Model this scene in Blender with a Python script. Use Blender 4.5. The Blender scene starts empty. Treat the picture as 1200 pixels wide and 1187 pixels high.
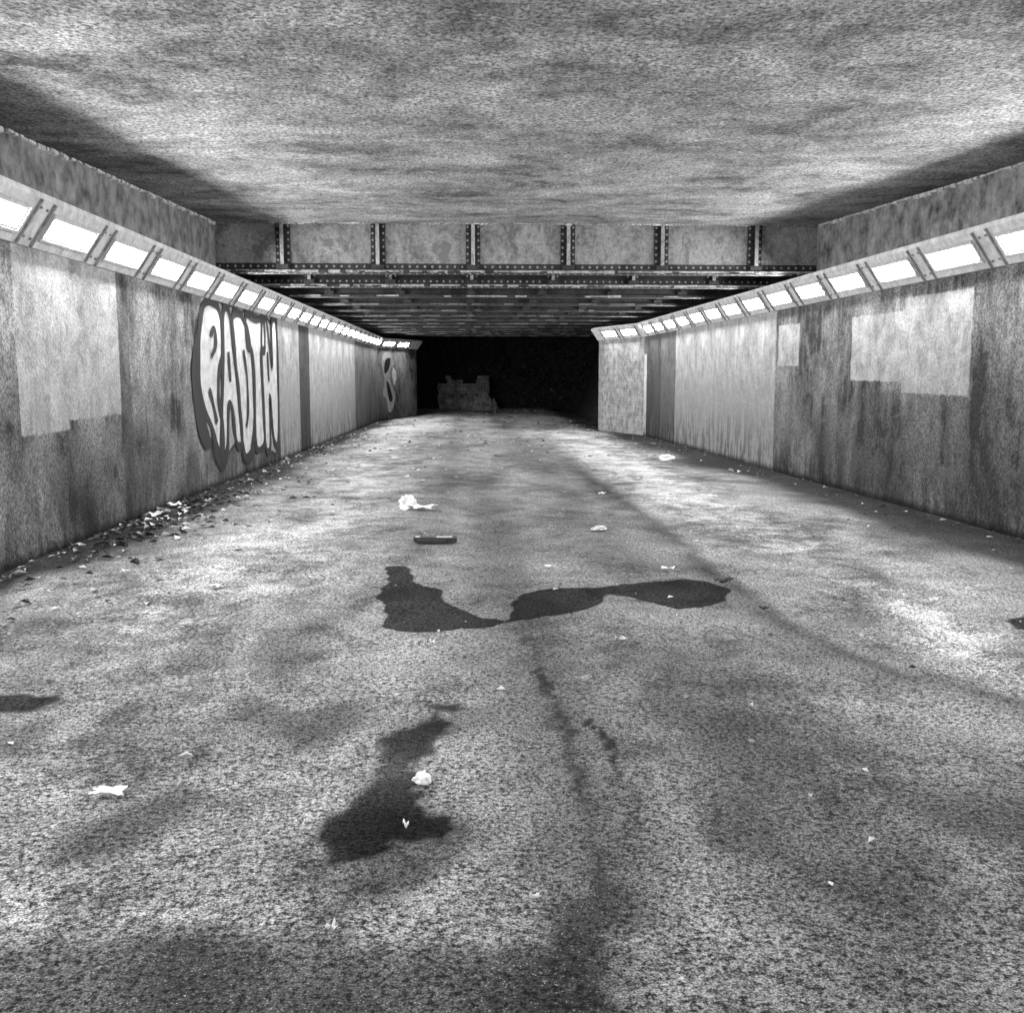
import bpy, math, random
import numpy as np
from mathutils import Vector, Matrix, noise
random.seed(7)
scene=bpy.context.scene
COL=bpy.context.collection
XL,XR=-4.01,5.84
YJ=17.9                    # joint between concrete slab and steel girders
def road_z(y):
    if y<=50: return -0.018*y
    if y<=60: return -0.9+0.004*(y-50)
    return -0.86+0.012*(min(y,90)-60)
def lamp_z(y): return 2.98-0.005*y
def ceil_z(y): return 3.37+0.031*y

# ---------------------------------------------------------------- nodes
class NB:
    def __init__(s,name):
        s.m=bpy.data.materials.new(name); s.m.use_nodes=True
        s.t=s.m.node_tree; s.t.nodes.clear()
        s.out=s.n('ShaderNodeOutputMaterial')
    def n(s,t,**p):
        x=s.t.nodes.new(t)
        for k,v in p.items(): setattr(x,k,v)
        return x
    def put(s,sock,v):
        if isinstance(v,bpy.types.NodeSocket): s.t.links.new(v,sock)
        elif v is not None: sock.default_value=v
    def pos(s): return s.n('ShaderNodeNewGeometry').outputs['Position']
    def map(s,v,sc=(1,1,1),loc=(0,0,0),rot=(0,0,0)):
        x=s.n('ShaderNodeMapping'); s.put(x.inputs[0],v)
        x.inputs['Scale'].default_value=sc; x.inputs['Location'].default_value=loc; x.inputs['Rotation'].default_value=rot
        return x.outputs[0]
    def noise(s,v,scale,det=4,rough=.5,dist=0,col=False):
        x=s.n('ShaderNodeTexNoise'); s.put(x.inputs['Vector'],v)
        x.inputs['Scale'].default_value=scale; x.inputs['Detail'].default_value=det
        x.inputs['Roughness'].default_value=rough; x.inputs['Distortion'].default_value=dist
        return x.outputs['Color' if col else 'Fac']
    def voro(s,v,scale,feat='F1',out='Distance',rand=1):
        x=s.n('ShaderNodeTexVoronoi'); x.feature=feat; s.put(x.inputs['Vector'],v)
        x.inputs['Scale'].default_value=scale; x.inputs['Randomness'].default_value=rand
        return x.outputs[out]
    def m_(s,op,a,b=None,c=None):
        x=s.n('ShaderNodeMath',operation=op); s.put(x.inputs[0],a)
        if b is not None: s.put(x.inputs[1],b)
        if c is not None: s.put(x.inputs[2],c)
        return x.outputs[0]
    def rng(s,v,a,b,c=0,d=1,smooth=False):
        x=s.n('ShaderNodeMapRange'); x.clamp=True
        if smooth: x.interpolation_type='SMOOTHSTEP'
        for i,k in enumerate((v,a,b,c,d)): s.put(x.inputs[i],k)
        return x.outputs[0]
    def lerp(s,f,a,b):
        x=s.n('ShaderNodeMix'); x.data_type='FLOAT'; x.clamp_factor=True
        s.put(x.inputs[0],f); s.put(x.inputs[2],a); s.put(x.inputs[3],b)
        return x.outputs[0]
    def vmix(s,a,b,k):   # a + (b-.5)*k
        x=s.n('ShaderNodeVectorMath',operation='MULTIPLY_ADD')
        y=s.n('ShaderNodeVectorMath',operation='SUBTRACT'); s.put(y.inputs[0],b); y.inputs[1].default_value=(.5,.5,.5)
        s.t.links.new(y.outputs[0],x.inputs[0]); x.inputs[1].default_value=(k,k,k); s.put(x.inputs[2],a)
        return x.outputs[0]
    def sep(s,v):
        x=s.n('ShaderNodeSeparateXYZ'); s.put(x.inputs[0],v); return x.outputs
    def attr(s,name):
        x=s.n('ShaderNodeAttribute'); x.attribute_name=name; return x.outputs['Fac']
    def bump(s,h,strength=.5,dist=.01,normal=None):
        x=s.n('ShaderNodeBump'); x.inputs['Strength'].default_value=strength; x.inputs['Distance'].default_value=dist
        s.put(x.inputs['Height'],h)
        if normal is not None: s.put(x.inputs['Normal'],normal)
        return x.outputs[0]
    def bsdf(s,col,rough=.8,normal=None,spec=.3,metal=0):
        b=s.n('ShaderNodeBsdfPrincipled')
        if isinstance(col,(int,float)): col=(col,col,col,1)
        s.put(b.inputs['Base Color'],col); s.put(b.inputs['Roughness'],rough)
        s.put(b.inputs['Specular IOR Level'],spec); b.inputs['Metallic'].default_value=metal
        if normal is not None: s.put(b.inputs['Normal'],normal)
        s.t.links.new(b.outputs[0],s.out.inputs[0]); return s.m

def mat_plain(name,c,var=.3,scale=20,rough=.7,metal=0,bump=.3,det=3):
    b=NB(name); p=b.pos(); n=b.noise(p,scale,det,.7)
    v=b.rng(n,.3,.7,c*(1-var),c*(1+var))
    return b.bsdf(v,rough,b.bump(n,bump,.01) if bump else None,metal=metal)

# concrete wall
def rect(b,Y,Z,y1,y2,z1,z2,e=.012):
    a=b.rng(Y,y1-e,y1+e); c=b.rng(Y,y2-e,y2+e,1,0); d=b.rng(Z,z1-e,z1+e); f=b.rng(Z,z2-e,z2+e,1,0)
    return b.m_('MULTIPLY',b.m_('MULTIPLY',a,c),b.m_('MULTIPLY',d,f))
def mat_wall(name,patches,panels,floor_k=.018,hi=.36):
    b=NB(name); p=b.pos()
    big=b.noise(b.map(p,(1,1,.8)),.8,3,.55,.5)
    mid=b.noise(b.map(p,(1,.9,.9)),3.4,6,.76,.5)
    streak=b.noise(b.map(p,(3.0,3.0,.65)),1.6,3,.6,.6)
    fine=b.noise(p,34,3,.78)
    v=b.lerp(.45,big,mid); v=b.lerp(.24,v,streak)
    base=b.rng(v,.42,.59,.035,hi)
    base=b.m_('MULTIPLY',base,b.rng(fine,.34,.66,.30,1.65))
    pit=b.voro(p,16)
    pits=b.m_('MULTIPLY',b.rng(pit,.10,.2,1,0),b.rng(big,.46,.56))
    base=b.lerp(b.m_('MULTIPLY',pits,.75),base,.03)
    q=b.vmix(p,b.noise(p,6,2,.6,col=True),.07)
    s=b.sep(q); Y,Z=s[1],s[2]
    grain=b.rng(fine,.3,.7,.62,1.32)
    strk2=b.rng(b.lerp(.68,streak,mid),.40,.60,.66,1.22)
    for (y1,y2,z1,z2,alb,k) in panels:
        mk=rect(b,Y,Z,y1,y2,z1,z2,.02)
        t=b.m_('MULTIPLY',b.m_('MULTIPLY',grain,strk2),alb)
        base=b.lerp(b.m_('MULTIPLY',mk,k),base,t)
    if patches:
        tot=None
        for (y1,y2,z1,z2) in patches:
            mk=rect(b,Y,Z,y1,y2,z1,z2)
            tot=mk if tot is None else b.m_('MAXIMUM',tot,mk)
        t=b.m_('MULTIPLY',b.m_('MULTIPLY',grain,b.rng(mid,.38,.62,.68,1.22)),.41)
        base=b.lerp(b.m_('MULTIPLY',tot,b.rng(mid,.3,.5,.72,.94)),base,t)
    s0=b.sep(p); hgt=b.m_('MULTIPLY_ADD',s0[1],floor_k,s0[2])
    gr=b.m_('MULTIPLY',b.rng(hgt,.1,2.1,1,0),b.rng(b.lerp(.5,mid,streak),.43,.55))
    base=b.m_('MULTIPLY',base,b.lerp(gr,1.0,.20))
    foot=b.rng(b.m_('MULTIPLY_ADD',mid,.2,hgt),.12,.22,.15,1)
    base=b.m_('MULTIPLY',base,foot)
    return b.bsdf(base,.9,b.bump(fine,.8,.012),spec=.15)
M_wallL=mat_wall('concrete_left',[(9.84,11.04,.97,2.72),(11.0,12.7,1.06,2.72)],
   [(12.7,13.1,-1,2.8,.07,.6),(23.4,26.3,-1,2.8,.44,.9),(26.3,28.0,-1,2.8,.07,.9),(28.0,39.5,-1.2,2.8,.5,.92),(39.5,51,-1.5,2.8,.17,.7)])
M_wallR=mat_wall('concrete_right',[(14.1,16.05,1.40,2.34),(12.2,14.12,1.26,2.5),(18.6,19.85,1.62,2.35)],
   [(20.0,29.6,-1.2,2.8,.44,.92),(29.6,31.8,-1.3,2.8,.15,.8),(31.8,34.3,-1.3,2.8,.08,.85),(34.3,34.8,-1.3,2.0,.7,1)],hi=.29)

def mat_brick(name,c1,c2,mortar):
    b=NB(name); uv=b.n('ShaderNodeTexCoord').outputs['UV']
    x=b.n('ShaderNodeTexBrick'); b.put(x.inputs['Vector'],uv)
    for k,v in (('Color1',c1),('Color2',c2),('Mortar',mortar)): x.inputs[k].default_value=(v,v,v,1)
    x.inputs['Scale'].default_value=1; x.inputs['Mortar Size'].default_value=.009
    x.inputs['Brick Width'].default_value=.44; x.inputs['Row Height'].default_value=.22
    n=b.noise(b.pos(),4,5,.75)
    bw=b.n('ShaderNodeRGBToBW'); b.put(bw.inputs[0],x.outputs['Color'])
    v=b.m_('MULTIPLY',bw.outputs[0],b.rng(n,.38,.62,.5,1.2))
    return b.bsdf(v,.85,None)
M_brickR=mat_brick('painted_blockwork',.34,.38,.26)

def mat_ceiling():
    b=NB('soffit_concrete'); p=b.pos()
    warp=b.vmix(p,b.noise(p,.5,2,.5,col=True),1.6)
    cloud=b.noise(b.map(warp,(.9,.62,1)),.9,4,.60,.4)
    wisps=b.noise(b.map(warp,(.75,1.2,1),rot=(0,0,.5)),1.5,3,.58,.6)
    c=b.lerp(.40,cloud,wisps)
    mid=b.noise(b.map(p,(1,.6,1)),6,4,.75)
    c=b.lerp(.26,c,mid)
    base=b.rng(c,.38,.60,.10,.60)
    fine=b.noise(b.map(p,(1,.7,1)),34,3,.8)
    base=b.m_('MULTIPLY',base,b.rng(fine,.36,.64,.28,1.7))
    dash=b.noise(b.map(p,(14,18,1)),1.6,2,.6)
    dk=b.m_('MULTIPLY',b.rng(dash,.57,.65),b.rng(cloud,.40,.54))
    base=b.lerp(b.m_('MULTIPLY',dk,.7),base,.04)
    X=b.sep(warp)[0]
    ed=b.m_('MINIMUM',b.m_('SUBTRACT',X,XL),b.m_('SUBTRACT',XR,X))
    base=b.m_('MULTIPLY',base,b.rng(ed,-.3,1.3,.42,1,True))  # shade along both walls painted into the soffit colour
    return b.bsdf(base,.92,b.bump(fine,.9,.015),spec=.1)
M_ceil=mat_ceiling()

def mat_road():
    b=NB('asphalt'); p=b.pos()
    lg=b.noise(b.map(p,(1.2,.5,1)),.6,3,.6,.5)
    md=b.noise(b.map(p,(1,.75,1)),2.8,5,.76,.4)
    v=b.lerp(.55,lg,md)
    base=b.rng(v,.40,.60,.070,.29)
    a1=b.noise(p,46,3,.82); a2=b.noise(p,130,2,.7)
    base=b.m_('MULTIPLY',base,b.rng(a1,.39,.61,.10,2.0))
    base=b.m_('MULTIPLY',base,b.rng(a2,.37,.63,.28,1.75))
    jit=b.m_('SUBTRACT',b.lerp(.5,md,a1),.5)
    pale=b.rng(b.m_('MULTIPLY_ADD',jit,1.8,b.attr('pale')),.3,.8,0,1)
    dark=b.rng(b.m_('MULTIPLY_ADD',jit,1.7,b.attr('dark')),.08,.85,0,1)
    wet=b.rng(b.m_('MULTIPLY_ADD',jit,1.3,b.attr('wet')),.38,.66,0,1)
    base=b.m_('MULTIPLY',base,b.lerp(pale,1,2.0))
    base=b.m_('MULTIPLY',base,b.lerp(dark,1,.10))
    chip=b.voro(p,95)
    ch=b.m_('MULTIPLY',b.rng(chip,.16,.26,1,0),b.rng(a1,.52,.56))
    base=b.lerp(b.m_('MULTIPLY',ch,.75),base,.45)
    base=b.m_('MULTIPLY',base,b.lerp(wet,1,.14))
    return b.bsdf(base,.92,b.bump(a1,.9,.014),spec=b.lerp(wet,.10,.03))
M_road=mat_road()

def mat_steel(name,lo,hi,rustk):
    b=NB(name); p=b.pos()
    n=b.noise(b.map(p,(1,1,.7)),2.2,4,.75,.4); f=b.noise(p,26,2,.7)
    v=b.rng(b.lerp(.3,n,f),.40,.6,lo,hi)
    rust=b.rng(n,.56,.64,1,rustk)
    return b.bsdf(b.m_('MULTIPLY',v,rust),.6,b.bump(f,.5,.01),spec=.3)
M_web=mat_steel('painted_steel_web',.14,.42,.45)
M_webdk=mat_steel('shaded_steel_web',.010,.035,.5)  # dark copy of the web steel: under-deck shade put into the colour
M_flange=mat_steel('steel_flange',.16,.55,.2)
M_flange2=mat_steel('shaded_flange',.06,.22,.3)  # far flanges: shade painted in as a darker steel colour
M_stiff=mat_steel('rusted_stiffener',.012,.06,.5)
M_rivet=mat_plain('rivet_steel',.35,.4,30,.5)
M_housing=mat_plain('lamp_housing_metal',.60,.30,7,.55)
M_frame=mat_plain('lamp_frame',.55,.3,25,.5)
M_rib=mat_plain('cover_rib',.28,.4,18,.6)
M_deck=mat_plain('deck_concrete',.012,.5,2,.9)
M_soil=mat_plain('soil_and_turf',.03,.5,4,.95)
M_stone=mat_plain('rough_stone',.24,.9,2.5,.9,det=6)
M_leafdk=mat_plain('dark_foliage',.045,.6,3,.8,bump=0)
M_white=mat_plain('white_spray_paint',.58,.35,4,.7,det=5)
M_grey=mat_plain('grey_spray_paint',.30,.35,6,.7)
M_black=mat_plain('black_spray_paint',.010,.3,8,.6)
M_paper=mat_plain('paper',.72,.2,12,.7)
M_litA=mat_plain('pale_leaf',.50,.3,30,.7,bump=0)
M_litB=mat_plain('mid_leaf',.22,.4,30,.7,bump=0)
M_litC=mat_plain('dark_leaf',.04,.4,30,.8,bump=0)
M_plank=mat_plain('burnt_wood',.03,.5,30,.6)
def mat_emit(name,k):
    b=NB(name)
    e=b.n('ShaderNodeEmission'); e.inputs[0].default_value=(1,1,1,1)
    e.inputs[1].default_value=k; b.t.links.new(e.outputs[0],b.out.inputs[0]); return b.m
M_emit=mat_emit('lit_diffuser',128)
M_emit.cycles.emission_sampling='FRONT'
M_emit2=mat_emit('lit_diffuser_edge',.62)
M_emit2.cycles.emission_sampling='NONE'

# ---------------------------------------------------------------- mesh builder
class MB:
    def __init__(s): s.v=[];s.f=[];s.m=[]
    def quad(s,a,b,c,d,m=0):
        i=len(s.v); s.v+=[tuple(a),tuple(b),tuple(c),tuple(d)]; s.f.append((i,i+1,i+2,i+3)); s.m.append(m)
    def hexa(s,P,m=0):
        i=len(s.v); s.v+=[tuple(p) for p in P]
        for f in ((0,3,2,1),(4,5,6,7),(0,1,5,4),(1,2,6,5),(2,3,7,6),(3,0,4,7)):
            s.f.append(tuple(i+k for k in f)); s.m.append(m)
    def box(s,x0,x1,y0,y1,z0,z1,m=0):
        s.hexa([(x0,y0,z0),(x1,y0,z0),(x1,y1,z0),(x0,y1,z0),(x0,y0,z1),(x1,y0,z1),(x1,y1,z1),(x0,y1,z1)],m)
    def bar(s,a,b,w,h,m=0):
        a=Vector(a);b=Vector(b);d=(b-a).normalized(); u=Vector((0,0,1)); sd=d.cross(u).normalized()*w/2; up=Vector((0,0,h))
        s.hexa([a-sd,a+sd,b+sd,b-sd,a-sd+up,a+sd+up,b+sd+up,b-sd+up],m)
    def rivet(s,x,y,z,r,ax=1,m=1):
        i=len(s.v)
        for ring,(rr,dd) in enumerate(((1,0),(.75,.5))):
            for k in range(6):
                a=k*math.pi/3
                if ax==1: s.v.append((x+r*rr*math.cos(a),y-r*dd,z+r*rr*math.sin(a)))
                else: s.v.append((x+r*rr*math.cos(a),y+r*rr*math.sin(a),z-r*dd))
        s.v.append((x,y-r*.8,z) if ax==1 else (x,y,z-r*.8))
        for k in range(6):
            n=(k+1)%6
            s.f.append((i+k,i+n,i+6+n,i+6+k)); s.m.append(m)
            s.f.append((i+6+k,i+6+n,i+12)); s.m.append(m)
    def obj(s,name,mats,parent=None,fix=True):
        me=bpy.data.meshes.new(name); me.from_pydata(s.v,[],s.f)
        for m in mats: me.materials.append(m)
        me.polygons.foreach_set('material_index',s.m); me.update()
        if fix:
            bm=bmesh_new(me)
        o=bpy.data.objects.new(name,me); COL.objects.link(o)
        if parent: o.parent=parent
        return o
import bmesh
def bmesh_new(me):
    bm=bmesh.new(); bm.from_mesh(me); bmesh.ops.recalc_face_normals(bm,faces=bm.faces); bm.to_mesh(me); bm.free()
def empty(name):
    o=bpy.data.objects.new(name,None); COL.objects.link(o); return o

# ---------------------------------------------------------------- walls
def wall_path(pts,t,sgn):
    out=[]
    for i,p in enumerate(pts):
        ns=[]
        for a,b in ((i-1,i),(i,i+1)):
            if a<0 or b>=len(pts): continue
            d=(Vector(pts[b])-Vector(pts[a])).normalized(); ns.append(Vector((d.y,-d.x))*(-sgn)*-1)
        n=sum(ns,Vector((0,0))).normalized()
        if len(ns)==2: n=n/max(.3,n.dot(ns[0]))
        out.append((p[0]+n.x*t,p[1]+n.y*t))
    return out
def build_wall(name,pts,sgn,mats,seg_mat,topf):
    par=empty(name)
    P=[];MI=[]
    for i in range(len(pts)-1):
        a,b=pts[i],pts[i+1]; L=math.dist(a,b); n=max(1,int(L/2))
        for k in range(n):
            P.append((a[0]+(b[0]-a[0])*k/n,a[1]+(b[1]-a[1])*k/n)); MI.append(seg_mat[i])
    P.append(pts[-1])
    O=wall_path(P,.5,sgn)
    mb=MB(); uvs=[]
    u=0
    for i in range(len(P)-1):
        a,b=P[i],P[i+1]; oa,ob=O[i],O[i+1]; za,zb=road_z(a[1])-.3,road_z(b[1])-.3; ta,tb=topf(a[1]),topf(b[1]); L=math.dist(a,b)
        mb.quad((*a,za),(*b,zb),(*b,tb),(*a,ta),MI[i]); uvs+=[(u,za),(u+L,zb),(u+L,tb),(u,ta)]
        mb.quad((*a,ta),(*b,tb),(*ob,tb),(*oa,ta),MI[i]); uvs+=[(u,0),(u+L,0),(u+L,.5),(u,.5)]
        mb.quad((*oa,za),(*oa,ta),(*ob,tb),(*ob,zb),MI[i]); uvs+=[(0,0)]*4
        u+=L
    for i in (0,len(P)-1):
        a,oa=P[i],O[i]; z0,z1=road_z(a[1])-.3,topf(a[1])
        mb.quad((*a,z0),(*oa,z0),(*oa,z1),(*a,z1),MI[min(i,len(MI)-1)]); uvs+=[(0,z0),(.5,z0),(.5,z1),(0,z1)]
    o=mb.obj('wall_face',mats,par,fix=False)
    uvl=o.data.uv_layers.new(name='UVMap')
    for li,l in enumerate(o.data.loops): uvl.data[li].uv=uvs[l.vertex_index]
    prof=[(0.0,-.24),(.04,-.24),(.30,.14),(.30,.19),(.0,.23)]
    C=[]
    for (d,zz) in prof:
        C.append(wall_path(P,-d,sgn))
    cb=MB()
    for i in range(len(P)-1):
        for k in range(1,len(prof)):
            k0=k-1
            a=(*C[k0][i],lamp_z(P[i][1])+prof[k0][1]); b=(*C[k0][i+1],lamp_z(P[i+1][1])+prof[k0][1])
            c=(*C[k][i+1],lamp_z(P[i+1][1])+prof[k][1]); d=(*C[k][i],lamp_z(P[i][1])+prof[k][1])
            cb.quad(a,b,c,d,0)
    for i in (0,len(P)-1):
        i0=len(cb.v)
        for k in range(len(prof)): cb.v.append((*C[k][i],lamp_z(P[i][1])+prof[k][1]))
        cb.f.append(tuple(range(i0,i0+len(prof)))); cb.m.append(0)
    cb.obj('lamp_cornice',[M_housing],par,fix=False)
    return par,P
PL=[(XL,-8),(XL,50),(-2.45,54.3),(-2.45,55.2)]
PR=[(XR,-8),(XR,34.8),(4.93,38.4),(4.93,39.4)]
def top_far(y): return lamp_z(y)+.225
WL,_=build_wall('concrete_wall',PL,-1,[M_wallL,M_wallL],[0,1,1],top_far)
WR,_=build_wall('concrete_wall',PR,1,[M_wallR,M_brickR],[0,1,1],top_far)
M_abut=mat_plain('abutment_concrete',.20,.85,4,.9,det=6)
for par,x0,x1 in ((WL,XL-.5,XL-.025),(WR,XR+.025,XR+.5)):
    mb=MB()
    ys=np.linspace(-8,YJ,14)
    for a,b in zip(ys[:-1],ys[1:]):
        mb.hexa([(x0,a,top_far(a)+.002),(x1,a,top_far(a)+.002),(x1,b,top_far(b)+.002),(x0,b,top_far(b)+.002),(x0,a,ceil_z(a)+.05),(x1,a,ceil_z(a)+.05),(x1,b,ceil_z(b)+.05),(x0,b,ceil_z(b)+.05)])
    mb.obj('abutment_upper',[M_abut],par)
for par,x0,x1,ye in ((WL,-5.2,-4.56,56),(WR,6.39,7.1,40)):
    mb=MB(); mb.box(x0,x1,YJ+.01,ye,2.0,4.35); mb.obj('bearing_wall',[M_deck],par)

M_mort=mat_plain('old_mortar',.5,.5,10,.9)
for par,x,sg in ((WL,XL-.025,1),(WR,XR+.025,-1)):
    mb=MB(); y=-2
    while y<YJ-.1:
        L=random.uniform(.05,.22); h=random.uniform(.01,.06); t=random.uniform(.012,.04)
        z=ceil_z(y)-.003
        mb.hexa([(x-sg*.01,y,z-h),(x+sg*t,y,z-h*.6),(x+sg*t,y+L,z-h*.5),(x-sg*.01,y+L,z-h*.8),(x-sg*.01,y,z+.02),(x+sg*t,y,z+.02),(x+sg*t,y+L,z+.02),(x-sg*.01,y+L,z+.02)])
        y+=L+random.uniform(0,.06)
    mb.obj('mortar_joint',[M_mort],par)

# ---------------------------------------------------------------- wall lamps
def lamp_mesh():
    mb=MB()
    W,H=.61,.145; f=.028
    mb.box(-W,W,-H,-H+f,0,.022,0); mb.box(-W,W,H-f,H,0,.022,0)
    mb.box(-W,-W+f,-H+f,H-f,0,.022,0); mb.box(W-f,W,-H+f,H-f,0,.022,0)
    for sx in (-1,1):
        a,b_=sorted((sx*.69,sx*.715)); mb.box(a,b_,-.225,.225,.0,.025,2)
    for sx in (-1,1):
        for yy in (-.15,.15): mb.box(sx*.785-.012,sx*.785+.012,yy-.012,yy+.012,0,.015,2)
    w,h,e=W-f,H-f,.022
    mb.quad((-w,-h,.006),(w,-h,.006),(w,h,.006),(-w,h,.006),3)
    mb.quad((-w+e*1.5,-h+e,.009),(w-e*1.5,-h+e,.009),(w-e*1.5,h-e,.009),(-w+e*1.5,h-e,.009),1)
    me_o=mb.obj('tmp',[M_frame,M_emit,M_rib,M_emit2],fix=False); me=me_o.data; bpy.data.objects.remove(me_o); me.name='wall_lamp'
    return me
LM=lamp_mesh()
def put_lamps(pts,sgn,y0):
    step=1.72
    segs=[]
    for i in range(len(pts)-2):
        a=Vector(pts[i]);b=Vector(pts[i+1]); segs.append((a,b))
    for si,(a,b) in enumerate(segs):
        d=(b-a).normalized(); L=(b-a).length
        inn=Vector((d.y,-d.x))*(-sgn)
        s=(y0-a.y)%step if si==0 else .9
        while s<L-(.8 if si else .5):
            q=a+d*s
            slope=Vector((inn.x*.26,inn.y*.26,.38)).normalized()
            nrm=Vector((inn.x*.38,inn.y*.38,-.26)).normalized()
            xax=slope.cross(nrm)
            c=Vector((q.x+inn.x*.17,q.y+inn.y*.17,lamp_z(q.y)-.05))+nrm*.002
            o=bpy.data.objects.new('wall_lamp',LM); COL.objects.link(o)
            M=Matrix((xax,slope,nrm)).transposed().to_4x4(); M.translation=c; o.matrix_world=M
            s+=step
put_lamps(PL,-1,10.85)
put_lamps(PR,1,12.4)

# ---------------------------------------------------------------- slab
mb=MB()
ys=np.linspace(-8,YJ,27)
for a,b in zip(ys[:-1],ys[1:]):
    mb.quad((-5.2,a,ceil_z(a)),(7.1,a,ceil_z(a)),(7.1,b,ceil_z(b)),(-5.2,b,ceil_z(b)))
mb.quad((-5.2,-8,4.9),(7.1,-8,4.9),(7.1,YJ,4.9),(-5.2,YJ,4.9))
mb.quad((-5.2,YJ,ceil_z(YJ)),(7.1,YJ,ceil_z(YJ)),(7.1,YJ,4.9),(-5.2,YJ,4.9))
mb.quad((-5.2,-8,ceil_z(-8)),(7.1,-8,ceil_z(-8)),(7.1,-8,4.9),(-5.2,-8,4.9))
x=-4.0
while x<5.8:
    L=random.uniform(.08,.35); mb.box(x,min(x+L,5.83),YJ-.03,YJ+.02,ceil_z(YJ)-random.uniform(.004,.03),ceil_z(YJ)+.1); x+=L
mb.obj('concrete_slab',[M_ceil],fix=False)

# ---------------------------------------------------------------- girder bridge
GB=empty('steel_girder_bridge')
SX=[-2.98,-1.42,.15,1.73,3.30,4.88]
def girder(y,detail):
    mb=MB(); X0,X1=-4.55,6.38; zb=3.15; zt=4.35
    mb.box(X0,X1,y-.008,y+.008,zb+.031,zt,0)
    mb.box(X0,X1,y-.19,y+.19,zb,zb+.03,2 if detail else 3)
    mb.box(X0,X1,y-.16,y+.16,zb-.018,zb-.002,3)
    mb.box(X0,X1,y-.024,y-.0081,zb+.0311,zb+.15,3)
    mb.box(X0,X1,y+.0081,y+.024,zb+.0311,zb+.15,3)
    mb.box(X0,X1,y-.13,y-.0241,zb+.0311,zb+.046,3)
    for sx in SX:
        mb.box(sx-.012,sx+.012,y-.17,y-.025,zb+.047,zt,3)
        mb.box(sx-.12,sx-.0121,y-.040,y-.0241,zb+.047,zt,3)
        mb.box(sx+.0121,sx+.12,y-.040,y-.0241,zb+.047,zt,3)
        mb.box(sx-.10,sx+.10,y-.185,y-.17,zb+.047,zb+.12,3)
        mb.box(sx-.03,sx+.03,y-.185,y-.1701,zb+.1201,zt,2 if detail else 3)
        if detail:
            z=zb+.2
            while z<zt-.05:
                for dx in (-.085,.085): mb.rivet(sx+dx,y-.04,z,.023)
                z+=.11
    if detail:
        x=X0+.4
        while x<X1-.3:
            if min(abs(x-s) for s in SX)>.13: mb.rivet(x,y-.024,zb+.10,.024)
            for dy in (-.15,): mb.rivet(x,y+dy,zb-.018,.018,ax=2)
            x+=.125
    x=X0+.3
    while x<X1-.3:
        L=random.uniform(.04,.2)*(1 if detail else 2.5)
        if random.random()<.7: mb.box(x,x+L,y-.197-random.random()*.01,y-.1901,zb-random.uniform(.0,.02),zb+random.uniform(.012,.034),random.choice([2,2,3]))
        x+=L+.01
    return mb
gy=[YJ+.28+3.05*k for k in range(13)]
for i,y in enumerate(gy):
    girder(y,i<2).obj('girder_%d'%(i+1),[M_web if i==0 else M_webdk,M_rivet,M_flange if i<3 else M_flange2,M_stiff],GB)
mb=MB()
for i in range(len(gy)-1):
    y0,y1=gy[i]+.2,gy[i+1]-.2
    for j,sx in enumerate(SX):
        if (i+j)%2==0: mb.bar((sx,y0,3.42),(sx,y1,3.42),.09,.10,0)
    mm=1 if i<2 else 0
    mb.bar((-3.5+ (i%2)*.4,y0,3.36),(-2.2,y1,3.36),.12,.025,mm)
    mb.bar((1.5,y0,3.36),(1.75+(i%2)*1.2,y1,3.36),.14,.025,mm)
    mb.bar((4.9,y0,3.36),(3.6,y1,3.36),.12,.025,mm)
mb.obj('bracing',[M_stiff,M_flange],GB)
mb=MB()
mb.box(-5.2,7.1,YJ+.03,58,4.36,4.9); 
mb.obj('deck',[M_deck],GB)
mb=MB(); 
for y in (19.6,): mb.box(-4.5,6.3,y-.05,y+.05,3.62,3.72)
mb.obj('cross_tube',[M_flange],GB)

# ---------------------------------------------------------------- road with stain and painted brightness fields
def sdf(P,poly):
    poly=np.array(poly,float); n=len(poly)
    d=np.full(len(P),1e9); inside=np.zeros(len(P),bool)
    for i in range(n):
        a=poly[i-1]; b=poly[i]; e=b-a; w=P-a
        t=np.clip((w@e)/(e@e+1e-12),0,1); q=w-np.outer(t,e); d=np.minimum(d,(q**2).sum(1))
        c=((a[1]>P[:,1])!=(b[1]>P[:,1])) & (P[:,0]<(b[0]-a[0])*(P[:,1]-a[1])/((b[1]-a[1]) if b[1]!=a[1] else 1e-9)+a[0])
        inside^=c
    d=np.sqrt(d); return np.where(inside,-d,d)
def pl(P,line):
    line=np.array(line,float); d=np.full(len(P),1e9)
    for a,b in zip(line[:-1],line[1:]):
        e=b-a; w=P-a; t=np.clip((w@e)/(e@e),0,1); q=w-np.outer(t,e); d=np.minimum(d,(q**2).sum(1))
    return np.sqrt(d)
xs=np.linspace(XL-.02,XR+.02,330)
ys=list(np.arange(-8,2,.4)); y=2.0
while y<80: ys.append(y); y*=1.008
ys=np.array(ys)
XX,YY=np.meshgrid(xs,ys); P=np.stack([XX.ravel(),YY.ravel()],1)
ZZ=np.array([road_z(v) for v in ys]); ZZ=np.repeat(ZZ,len(xs))
nz=np.array([noise.noise_vector((p[0]*4,p[1]*4,0))[:2] for p in P])
nz2=np.array([noise.noise_vector((p[0]*14,p[1]*14,3))[:2] for p in P])
lo=np.array([noise.noise((p[0]*.7,p[1]*.35,9)) for p in P])
md=np.array([noise.noise((p[0]*2.2,p[1]*1.5,5)) for p in P])
Q=P+nz*.05+nz2*.03
def soft(d,w): return np.clip(.5-d/w,0,1)
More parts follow.
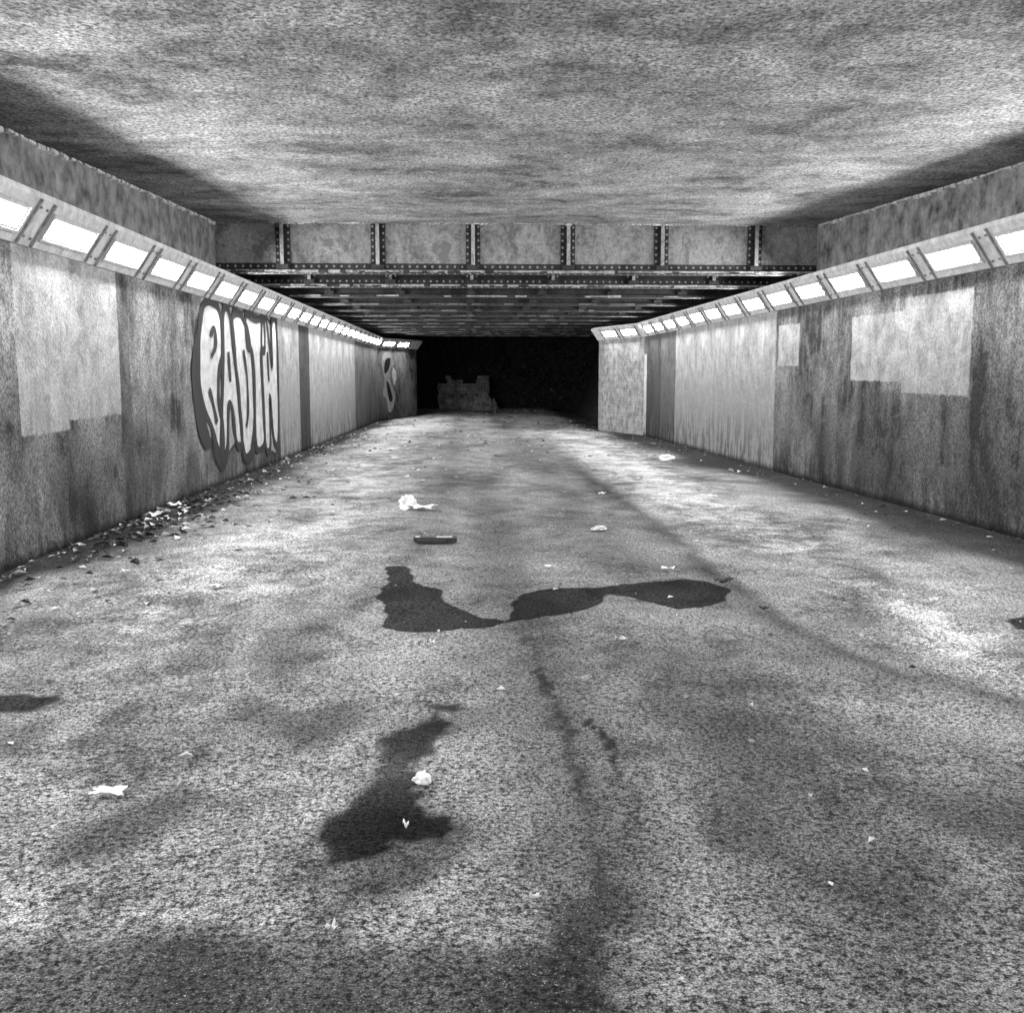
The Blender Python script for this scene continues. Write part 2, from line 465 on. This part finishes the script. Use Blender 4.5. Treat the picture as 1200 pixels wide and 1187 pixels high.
pud=[(-0.7,9.47),(-0.52,9.46),(-0.45,8.74),(-0.32,8.5),(-0.19,8.35),(-0.15,7.87),(-0.04,7.61),(0.08,7.32),(0.26,7.15),(0.3,7.31),(0.33,7.78),(0.43,8.07),(0.71,8.3),(1.04,8.29),(1.27,8.46),(1.58,8.6),(1.81,8.71),(2.03,8.54),(2.09,8.24),(1.95,7.8),(1.73,7.53),(1.51,7.51),(1.36,7.73),(1.26,7.93),(1.09,8.04),(1.01,7.75),(0.82,7.45),(0.62,7.29),(0.31,7.14),(0.14,6.99),(-0.09,6.88),(-0.43,6.89),(-0.56,7.0),(-0.55,7.35),(-0.67,8.02),(-0.66,8.63)]
low=[(-0.25,5.29),(-0.01,5.28),(0.01,5.16),(-0.13,5.10),(-0.07,4.90),(-0.09,4.54),(-0.15,4.38),(-0.15,4.14),(-0.12,3.92),(-0.07,3.79),(0.01,3.79),(0.02,3.69),(-0.08,3.60),(-0.23,3.57),(-0.28,3.41),(-0.38,3.36),(-0.50,3.40),(-0.56,3.62),(-0.50,3.85),(-0.45,4.15),(-0.40,4.44),(-0.40,4.73),(-0.33,4.91),(-0.23,4.97)]
lst=[(-2.61,5.51),(-2.30,5.51),(-2.10,5.49),(-2.04,5.38),(-2.07,5.23),(-2.17,5.18),(-2.47,5.21)]
bot=[(0.25,3.17),(0.41,3.38),(0.47,3.22),(0.57,2.95),(0.53,2.76),(0.41,2.49),(0.3,2.1),(-2.5,2.1),(-2.5,3.03),(-1.43,3.03),(-0.78,3.02),(-0.12,2.90),(0.23,2.94)]
blb=[(0.22,3.15),(0.41,3.42),(0.50,3.22),(0.60,2.95),(0.54,2.76),(0.45,2.49),(0.3,2.1),(0.05,2.1),(0.1,2.7)]
rst=[(3.76,7.06),(4.3,7.3),(4.2,6.67),(3.62,6.73)]
seam=[(0.27,23.0),(0.32,13.55),(0.33,8.32),(0.37,6.96),(0.43,5.61),(0.44,4.52),(0.45,3.77),(0.41,3.2)]
pale1=[(2.93,8.57),(3.34,8.71),(3.37,6.57),(3.11,5.66),(2.90,6.05),(2.91,7.10)]
pale2=[(3.63,47.7),(4.94,42.5),(3.75,20.5),(3.6,13.4),(3.55,10.4),(3.05,9.7),(2.73,11.8),(2.50,17.7),(2.45,29.8)]
crk=[(0.58,4.95),(0.62,4.74),(0.65,4.5),(0.63,4.24),(0.66,3.98),(0.61,3.72)]
line=[(-1.8,3.12),(-0.76,3.08),(-0.37,3.03),(0.22,3.06)]
wet=np.maximum.reduce([soft(sdf(Q,pud),.06),soft(sdf(Q+nz2*.03,low),.13)*(.66+.25*md),soft(sdf(Q,lst),.15)*.75,soft(sdf(Q,rst),.1)*.9])
dark=np.zeros(len(P))
dark=np.maximum(dark,soft(sdf(P+nz*.10+nz2*.03,bot),.18)*(.62+.3*md))
dark=np.maximum(dark,soft(sdf(P+nz*.14+nz2*.05,blb),.22)*(.72+.2*md))
sm=pl(P+nz*.06+nz2*.05,seam)
sw=np.interp(P[:,1],[2,4,6,9,20],[.09,.08,.045,.022,.02])
far=np.interp(P[:,1],[7,9,14,23],[1,.75,.55,.35])
dark=np.maximum(dark,np.clip(1.1-sm/sw/1.5,0,1)*(.75+.7*md)*far)
dark=np.maximum(dark,.66*np.exp(-(sm/(.15+.09*md))**2)*np.clip((7.0-P[:,1])/2,0,1)*(.9+.5*md))
dark=np.maximum(dark,.45*np.exp(-(sm/.38)**2)*np.clip((22-P[:,1])/10,0,1))
tr=P[:,0]-np.interp(P[:,1],[4.2,5.1,5.69,6.75,8.6,12.6,26],[3.6,2.86,2.4,2.15,2.15,2.19,2.17])+.10*md+.05*nz[:,0]
trk_on=np.clip((P[:,1]-4.0)/.8,0,1)*np.clip((28-P[:,1])/10,0,1)
dark=np.maximum(dark,trk_on*np.where(tr<0,.68*np.exp(tr/.45),.68*np.exp(-(tr/.14)**2))*(.9+.5*md))
dark=np.maximum(dark,np.clip(1.3-pl(P+nz2*.035,crk)/.026,0,1)*(1.0+.9*md))
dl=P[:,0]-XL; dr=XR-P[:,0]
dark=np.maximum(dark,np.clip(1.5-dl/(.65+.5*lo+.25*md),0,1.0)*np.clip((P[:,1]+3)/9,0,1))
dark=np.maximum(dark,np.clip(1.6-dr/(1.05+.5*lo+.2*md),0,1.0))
dark=np.maximum(dark,.45*np.exp(-((P[:,0]-1.25-.1*lo)/.45)**2)*np.clip((9-P[:,1])/4,0,1))
dark=np.maximum(dark,.48*np.exp(-((P[:,0]-2.3)/1.2)**2)*np.clip((5.2-P[:,1])/1.2,0,1)*(.8+.8*md))
dark=np.maximum(dark,.35*np.exp(-((P[:,0]-1.5+.3*lo)/.5)**2)*(P[:,1]>9))
dark=np.maximum(dark,.30*np.exp(-((P[:,0]+.3+.3*lo)/.35)**2)*(P[:,1]>10))
dark=np.maximum(dark,.55*np.clip((md-.08)*3,0,1)*np.clip((9-P[:,1])/5,0,1))
pale=np.maximum.reduce([soft(sdf(P+nz*.2+nz2*.05,pale1),.35)*.8,soft(sdf(P+nz*.3,pale2),.8)*.8,np.clip(1.0-pl(Q,line)/.045,0,1)*(.50+.5*md),np.clip(1-np.hypot(Q[:,0]-.63,(Q[:,1]-5.72)*1.3)/.09,0,1)*1.3])
pale=np.maximum(pale,.5*np.exp(-((P[:,0]+1.9+.5*lo)/.9)**2)*np.clip((P[:,1]-5)/3,0,1))
pale=np.maximum(pale,.75*np.clip((P[:,1]-26)/14,0,1)*np.clip((68-P[:,1])/6,0,1))  # far road colour lifted: painted brightness where the lamp light runs out
nx=len(xs); ny=len(ys)
idx=np.arange(nx*ny).reshape(ny,nx)
faces=np.stack([idx[:-1,:-1],idx[:-1,1:],idx[1:,1:],idx[1:,:-1]],-1).reshape(-1,4)
me=bpy.data.meshes.new('road')
ZZ=ZZ+lo*.012
me.from_pydata(np.column_stack([P,ZZ]).tolist(),[],faces.tolist())
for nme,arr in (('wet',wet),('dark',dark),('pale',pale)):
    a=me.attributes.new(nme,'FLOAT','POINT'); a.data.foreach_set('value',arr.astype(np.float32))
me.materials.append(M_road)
me.polygons.foreach_set('use_smooth',[True]*len(me.polygons))
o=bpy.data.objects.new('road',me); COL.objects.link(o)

# ---------------------------------------------------------------- graffiti on left wall (y,z) metres
GR=empty('graffiti')
def wallpoly(pts,off,mat,name):
    me=bpy.data.meshes.new(name); me.from_pydata([(XL+off,y,z) for y,z in pts],[],[tuple(range(len(pts)))])
    me.materials.append(mat); o=bpy.data.objects.new(name,me); COL.objects.link(o); o.parent=GR; return o
def smooth(pts,k=5,closed=True):
    n=len(pts); out=[]
    rngn=range(n if closed else n-1)
    for i in rngn:
        p0=pts[(i-1)%n] if closed or i>0 else pts[i]; p1=pts[i]; p2=pts[(i+1)%n]; p3=pts[(i+2)%n] if closed or i+2<n else pts[i+1]
        for j in range(k):
            t=j/k
            out.append(tuple(.5*((2*p1[c])+(-p0[c]+p2[c])*t+(2*p0[c]-5*p1[c]+4*p2[c]-p3[c])*t*t+(-p0[c]+3*p1[c]-3*p2[c]+p3[c])*t**3) for c in (0,1)))
    if not closed: out.append(pts[-1])
    return out
def ribbon(pts,w,off,mat,name,closed=False):
    pts=smooth(pts,6,closed); n=len(pts); L=[];Rr=[]
    for i,p in enumerate(pts):
        a=pts[i-1] if (i>0 or closed) else p; b=pts[(i+1)%n] if (i<n-1 or closed) else p
        d=Vector((b[0]-a[0],b[1]-a[1])); 
        if d.length<1e-6: d=Vector((1,0))
        d.normalize(); ww=w*(1+.22*math.sin(i*.7))
        L.append((p[0]-d.y*ww/2*1.35,p[1]+d.x*ww/2)); Rr.append((p[0]+d.y*ww/2*1.35,p[1]-d.x*ww/2))
    mb=MB()
    for i in range(n if closed else n-1):
        j=(i+1)%n
        mb.quad((XL+off,*L[i]),(XL+off,*L[j]),(XL+off,*Rr[j]),(XL+off,*Rr[i]))
    return mb.obj(name,[mat],GR,fix=False)
blob=[(16.70,2.31),(17.08,2.63),(17.90,2.68),(18.38,2.57),(18.79,2.65),(19.47,2.53),(20.25,2.67),(21.04,2.55),(21.94,2.62),(22.49,2.51),(23.10,2.57),(23.3,2.15),(23.0,-0.03),(22.25,-0.15),(21.51,-0.01),(20.64,0.01),(19.95,-0.16),(19.35,-0.08),(19.18,0.24),(18.54,0.22),(17.61,-0.02),(17.15,0.18),(17.02,0.47),(16.62,0.36),(16.28,0.58),(16.10,1.10),(15.98,1.60),(16.34,1.98)]
wallpoly(smooth(blob,5),.004,M_grey,'grey_outer_halo')
bodies=[
 [(16.5,2.15),(16.85,2.55),(17.6,2.62),(18.0,2.35),(18.0,1.85),(17.7,1.5),(17.6,1.1),(17.85,.6),(17.75,.2),(17.35,.35),(17.0,.7),(16.6,.95),(16.35,1.5)],
 [(18.15,2.5),(18.6,2.5),(18.9,1.8),(19.15,1.0),(19.35,.3),(19.0,.2),(18.75,.45),(18.6,.9),(18.3,.9),(18.15,.3),(17.85,.0),(17.7,.4),(17.95,1.4)],
 [(18.85,2.45),(19.5,2.52),(20.15,2.2),(20.5,1.5),(20.5,.7),(20.15,.05),(19.6,-.05),(19.3,.35),(19.15,1.2),(18.95,1.8)],
 [(20.0,2.55),(20.9,2.48),(21.7,2.52),(21.75,1.95),(21.3,1.85),(21.45,1.0),(21.5,.15),(21.0,.0),(20.55,.15),(20.6,1.1),(20.5,1.85),(20.05,2.0)],
 [(21.5,2.45),(22.0,2.52),(22.5,1.6),(22.6,2.5),(23.1,2.5),(23.2,1.4),(23.0,.05),(22.5,.1),(22.15,1.0),(22.05,-.02),(21.55,.05),(21.4,1.3)]]
for i,bd in enumerate(bodies):
    wallpoly(smooth(bd,5),.008+.0015*i,M_white,'letter_fill_%d'%(i+1))
    ribbon(bd,.15,.0165+.0015*i,M_black,'letter_outline_%d'%(i+1),closed=True)
inner=[[(17.15,2.1),(17.45,2.2),(17.5,1.95),(17.15,1.75)],[(19.65,1.9),(19.9,1.4),(19.9,.8),(19.7,.5)],[(16.95,1.25),(17.2,1.0),(17.4,.7)],[(18.4,1.85),(18.5,1.35)],[(22.0,1.9),(22.1,1.3)]]
for i,l in enumerate(inner): ribbon(l,.11,.026,M_black,'inner_stroke_%d'%(i+1))
wallpoly(smooth([(16.5,2.15),(16.15,1.95),(15.95,1.5),(16.0,1.1),(16.2,.65),(16.6,.35),(17.0,.4),(16.6,.9),(16.45,1.4)],5),.0145,M_black,'drop_shadow_1')
wallpoly(smooth([(17.1,.45),(17.3,.1),(17.7,-.12),(18.05,.0),(18.2,.3),(17.7,.2)],5),.0148,M_black,'drop_shadow_2')
wallpoly(smooth([(19.1,.3),(19.6,-.14),(20.2,-.12),(20.6,.1),(20.1,.08),(19.6,.04)],5),.0151,M_black,'drop_shadow_3')
ribbon(blob,.08,.0062,M_black,'outer_outline',closed=True)
G2=empty('graffiti')
ea=Vector((XL,50));eb=Vector((-2.45,54.3));ed=(eb-ea).normalized();en=Vector((ed.y,-ed.x))
def endpt(s,z,off): 
    q=ea+ed*s+en*off; return (q.x,q.y,z)
for nm,pts,off,mt in (('tag_fill',[(.5,2.1),(.9,2.3),(1.5,2.2),(1.8,1.7),(1.4,1.5),(1.3,1.0),(1.9,.3),(1.6,-.4),(1.1,-.5),(.9,.1),(.5,.3),(.7,1.0),(.4,1.6)],.01,M_grey),
                      ('tag_shade',[(.8,1.9),(1.4,2.0),(1.2,1.5),(.7,1.3)],.014,M_black),('tag_shade_b',[(.9,.9),(1.2,.8),(1.6,.1),(1.2,.0)],.014,M_black),('tag_shade_c',[(1.7,1.6),(2.1,1.2),(1.8,.7),(1.6,1.2)],.014,M_white)):
    ps=smooth(pts,4); me=bpy.data.meshes.new(nm); me.from_pydata([endpt(a,b,off) for a,b in ps],[],[tuple(range(len(ps)))]); me.materials.append(mt)
    o=bpy.data.objects.new(nm,me); COL.objects.link(o); o.parent=G2

# ---------------------------------------------------------------- litter
def leafcards(name,items,mats):
    mb=MB()
    for (x,y,z,s,m) in items:
        a=random.uniform(0,6.28); c,sn=math.cos(a),math.sin(a)
        L=s*random.uniform(.8,1.5); w=s*random.uniform(.4,.8)
        def pt(u,v,h): return (x+u*c-v*sn,y+u*sn+v*c,z+h)
        k=random.uniform(.1,.5)*s
        i=len(mb.v)
        mb.v+=[pt(-L/2,0,.004),pt(-L*.1,w/2,.004+k),pt(L/2,0,.004+k*.3),pt(-L*.05,-w/2,.006+k*random.random()),pt(0,0,.004+k*.1)]
        mb.f+=[(i,i+4,i+1),(i+4,i+2,i+1),(i,i+3,i+4),(i+4,i+3,i+2)]; mb.m+=[m]*4
    return mb.obj(name,mats,fix=False)
it=[]
def rz(x,y): return road_z(y)+.012
for _ in range(800):
    y=random.uniform(5,36); x=XL+.05+min(2.4,random.expovariate(1.6)); it.append((x,y,rz(x,y),random.uniform(.03,.10),random.choices([0,1,2],[.26,.28,.46])[0]))
for _ in range(360):
    y=random.gauss(13,2.0); x=XL+.05+abs(random.gauss(0,.5)); it.append((x,y,rz(x,y),random.uniform(.05,.13),random.choices([0,1,2],[.09,.16,.75])[0]))
for _ in range(260):
    y=random.uniform(3,30); x=random.uniform(XL+.3,XR-.3); it.append((x,y,rz(x,y),random.uniform(.012,.05),random.choices([0,1,2],[.55,.2,.25])[0]))
for _ in range(620):
    y=random.uniform(18,64); x=random.uniform(XL+.2,XR-.6)
    if y>50: x=random.uniform(-2.2,5)
    it.append((x,y,rz(x,y),random.uniform(.05,.15),random.choices([0,1,2],[.7,.15,.15])[0]))
for _ in range(140):
    y=random.uniform(9,34); x=XR-.05-random.expovariate(3); it.append((x,y,rz(x,y),random.uniform(.03,.08),random.choices([0,1,2],[.2,.3,.5])[0]))
leafcards('leaf_litter',it,[M_litA,M_litB,M_litC])

def crumple(name,x,y,sx,sy,sz,mat,seed=0,rot=0):
    bm=bmesh.new(); bmesh.ops.create_icosphere(bm,subdivisions=3,radius=1)
    for v in bm.verts:
        p=v.co.copy(); n=noise.noise(p*1.7+Vector((seed,0,0)))*.6+noise.noise(p*4+Vector((seed,5,0)))*.35
        v.co=p*(1+n); v.co.x*=sx; v.co.y*=sy; v.co.z=max(v.co.z,-.55)*sz
    me=bpy.data.meshes.new(name); bm.to_mesh(me); bm.free(); me.materials.append(mat)
    o=bpy.data.objects.new(name,me); COL.objects.link(o); o.location=(x,y,rz(x,y)+.5*sz); o.rotation_euler=(0,0,rot)
    return o
def sheet(name,x,y,w,h,mat,seed,lift=.04,rot=0):
    mb=MB(); n=8
    V=[]
    for j in range(n+1):
        for i in range(n+1):
            u=i/n-.5;v=j/n-.5; nn=noise.noise((u*3+seed,v*3,seed))*.5+.5
            e=1+.5*noise.noise((u*4,v*4,seed+4))
            V.append((u*w*e,v*h*e,.004+abs(nn)*lift*(1+1.2*abs(u))))
    mb.v=V
    for j in range(n):
        for i in range(n):
            a=j*(n+1)+i; mb.f.append((a,a+1,a+n+2,a+n+1)); mb.m.append(0)
    o=mb.obj(name,[mat],fix=False); o.location=(x,y,rz(x,y)-.004); o.rotation_euler=(0,0,rot); return o
bag=empty('plastic_bag'); a=crumple('bag_body',-.76,13.9,.13,.12,.11,M_paper,3); a.parent=bag
c=sheet('bag_tail',-.56,13.75,.34,.2,M_paper,8,.07,-.3); c.parent=bag
crumple('crumpled_paper',-.18,4.14,.032,.03,.03,M_paper,11)
crumple('crumpled_paper',1.49,11.7,.09,.06,.03,M_litA,12,.4)
crumple('plastic_bag',4.31,22.56,.17,.12,.09,M_paper,14,.2)
sheet('paper_scrap',-1.40,4.06,.13,.06,M_paper,5,.03,-.15)
for i,(x,y,s) in enumerate([(-1.99,8.43,.12),(1.76,9.08,.11),(.74,9.22,.09),(.96,6.50,.07),(-.22,3.68,.025),(.21,3.12,.03),(3.46,7.6,.08),(-.4,2.96,.03),(2.02,15.63,.12),(-2.93,9.18,.07),(-.21,6.47,.03),(3.57,15.18,.12),(2.35,10.68,.06)]):
    sheet('paper_scrap',x,y,s,s*.6,M_paper if i%3 else M_litA,i*3.1,.03,random.uniform(-1,1))
sheet('dark_leaf',2.07,8.35,.13,.1,M_litC,2,.06,.4)
sheet('dark_leaf',2.12,7.36,.06,.05,M_litC,6,.03,.4)
sheet('paper_scrap',-3.86,14.25,.16,.12,M_paper,21,.06,.4)
sheet('paper_scrap',-3.8,13.1,.2,.12,M_litA,23,.07,.9)
pk=empty('charred_board')
mb=MB(); z=rz(0,10.87)
mb.bar((-.53,10.9,z),(-.09,10.85,z),.09,.045,0); mb.bar((-.50,10.80,z+.002),(-.2,10.79,z+.002),.05,.03,0)
mb.bar((-.30,10.885,z+.0452),(-.14,10.87,z+.0452),.05,.006,1); mb.bar((-.515,10.905,z+.0452),(-.47,10.9,z+.0452),.06,.006,1)
o=mb.obj('board',[M_plank,M_litA],pk)

# ---------------------------------------------------------------- ground + bank beyond
def gh(x,y):
    base=road_z(max(y,-8))-.12
    dx=max(0,-4.45-x,x-6.3)
    s=min(1,dx/3.0); s=s*s*(3-2*s)
    bank=5.3*s
    if y>62:
        q=min(1,(y-63)/6) if y>63 else 0; q=q*q*(3-2*q)
        bank=max(bank,6.0*q)
    return base+bank
gx=sorted(set([round(v,2) for v in list(np.arange(-9,11.1,.5))+[-400,-150,-60,-30,-15,17,32,62,150,400]]))
gyy=sorted(set([round(v,2) for v in list(np.arange(-12,72,1.0))+[-400,-150,-60,-25,80,110,200,400]]))
V=[(x,y,gh(x,y)+ (.25*noise.noise((x*.5,y*.5,0)) if (y>64 or x<-5.2 or x>7) else 0)) for y in gyy for x in gx]
nX=len(gx); Fc=[(j*nX+i,j*nX+i+1,(j+1)*nX+i+1,(j+1)*nX+i) for j in range(len(gyy)-1) for i in range(nX-1)]
me=bpy.data.meshes.new('ground'); me.from_pydata(V,[],Fc); me.materials.append(M_soil)
o=bpy.data.objects.new('ground',me); COL.objects.link(o)
mb=MB()
for _ in range(12000):
    y=random.uniform(63,72); x=random.uniform(-9,12)
    h=max(0,noise.noise((x*.5,y*.5,2))+.45)*2.6
    z=gh(x,y)+random.random()**.7*h+.1
    if y<64.5 and random.random()<.75: continue
    s=random.uniform(.06,.2); a=random.uniform(0,6.28); b=random.uniform(-1,1)
    u=Vector((math.cos(a),math.sin(a),b)).normalized()*s; v=u.cross(Vector((random.uniform(-1,1),random.uniform(-1,1),1))).normalized()*s*.6
    c=Vector((x,y,z)); mb.quad(c-u,c-v,c+u,c+v)
mb.obj('shrub_mass',[M_leafdk],fix=False)
sw_=empty('stone_wall')
mb=MB()
for r in range(9):
    x=-1.6+random.uniform(0,.1)
    while x<1.4:
        L=random.uniform(.22,.5); top=.9+.8*abs(noise.noise((x*1.3,2.2,0)))*2
        if r*.22<top*1.4: 
            d=random.uniform(0,.06); mb.box(x,min(x+L,1.45)-.015,62.6+d,63.1,road_z(62)-.05+r*.22,road_z(62)-.05+r*.22+.207)
        x+=L
mb.obj('masonry',[M_stone],sw_)
bm=bmesh.new()
bmesh.ops.create_grid(bm,x_segments=40,y_segments=24,size=1)
for v in bm.verts:
    r2=v.co.x**2+v.co.y**2; h=max(0,1-r2)**.8*1.0
    h*=1+.5*noise.noise(v.co*3)+.25*noise.noise(v.co*9)
    v.co=Vector((1.0+v.co.x*1.0,61.8+v.co.y*.8,road_z(62)-.08+h))
me=bpy.data.meshes.new('rubble'); bm.to_mesh(me); bm.free(); me.materials.append(M_stone)
o=bpy.data.objects.new('rubble',me); COL.objects.link(o); o.parent=sw_

# ---------------------------------------------------------------- world, sun, camera
w=bpy.data.worlds.new('World'); scene.world=w; w.use_nodes=True
nt=w.node_tree; nt.nodes.clear()
sky=nt.nodes.new('ShaderNodeTexSky'); sky.sky_type='NISHITA'; sky.sun_disc=False
sky.sun_elevation=math.radians(3); sky.sun_rotation=math.radians(180)
bw=nt.nodes.new('ShaderNodeRGBToBW'); bg=nt.nodes.new('ShaderNodeBackground'); bg.inputs[1].default_value=.02
ot=nt.nodes.new('ShaderNodeOutputWorld')
nt.links.new(sky.outputs[0],bw.inputs[0]); nt.links.new(bw.outputs[0],bg.inputs[0]); nt.links.new(bg.outputs[0],ot.inputs[0])
sd=bpy.data.lights.new('sun','SUN'); sd.energy=.05; sd.angle=math.radians(10)
so=bpy.data.objects.new('sun',sd); COL.objects.link(so); so.rotation_euler=(math.radians(87),0,0)

cd=bpy.data.cameras.new('camera'); cam=bpy.data.objects.new('camera',cd); COL.objects.link(cam)
cam.location=(0,0,1.6); cam.rotation_euler=(math.radians(90-7.45),0,math.radians(-2.52))
cd.sensor_width=36; cd.lens=37.5; cd.clip_end=1500; cd.clip_start=.05
scene.camera=cam
scene.view_settings.view_transform='Standard'; scene.view_settings.look='None'; scene.view_settings.exposure=0
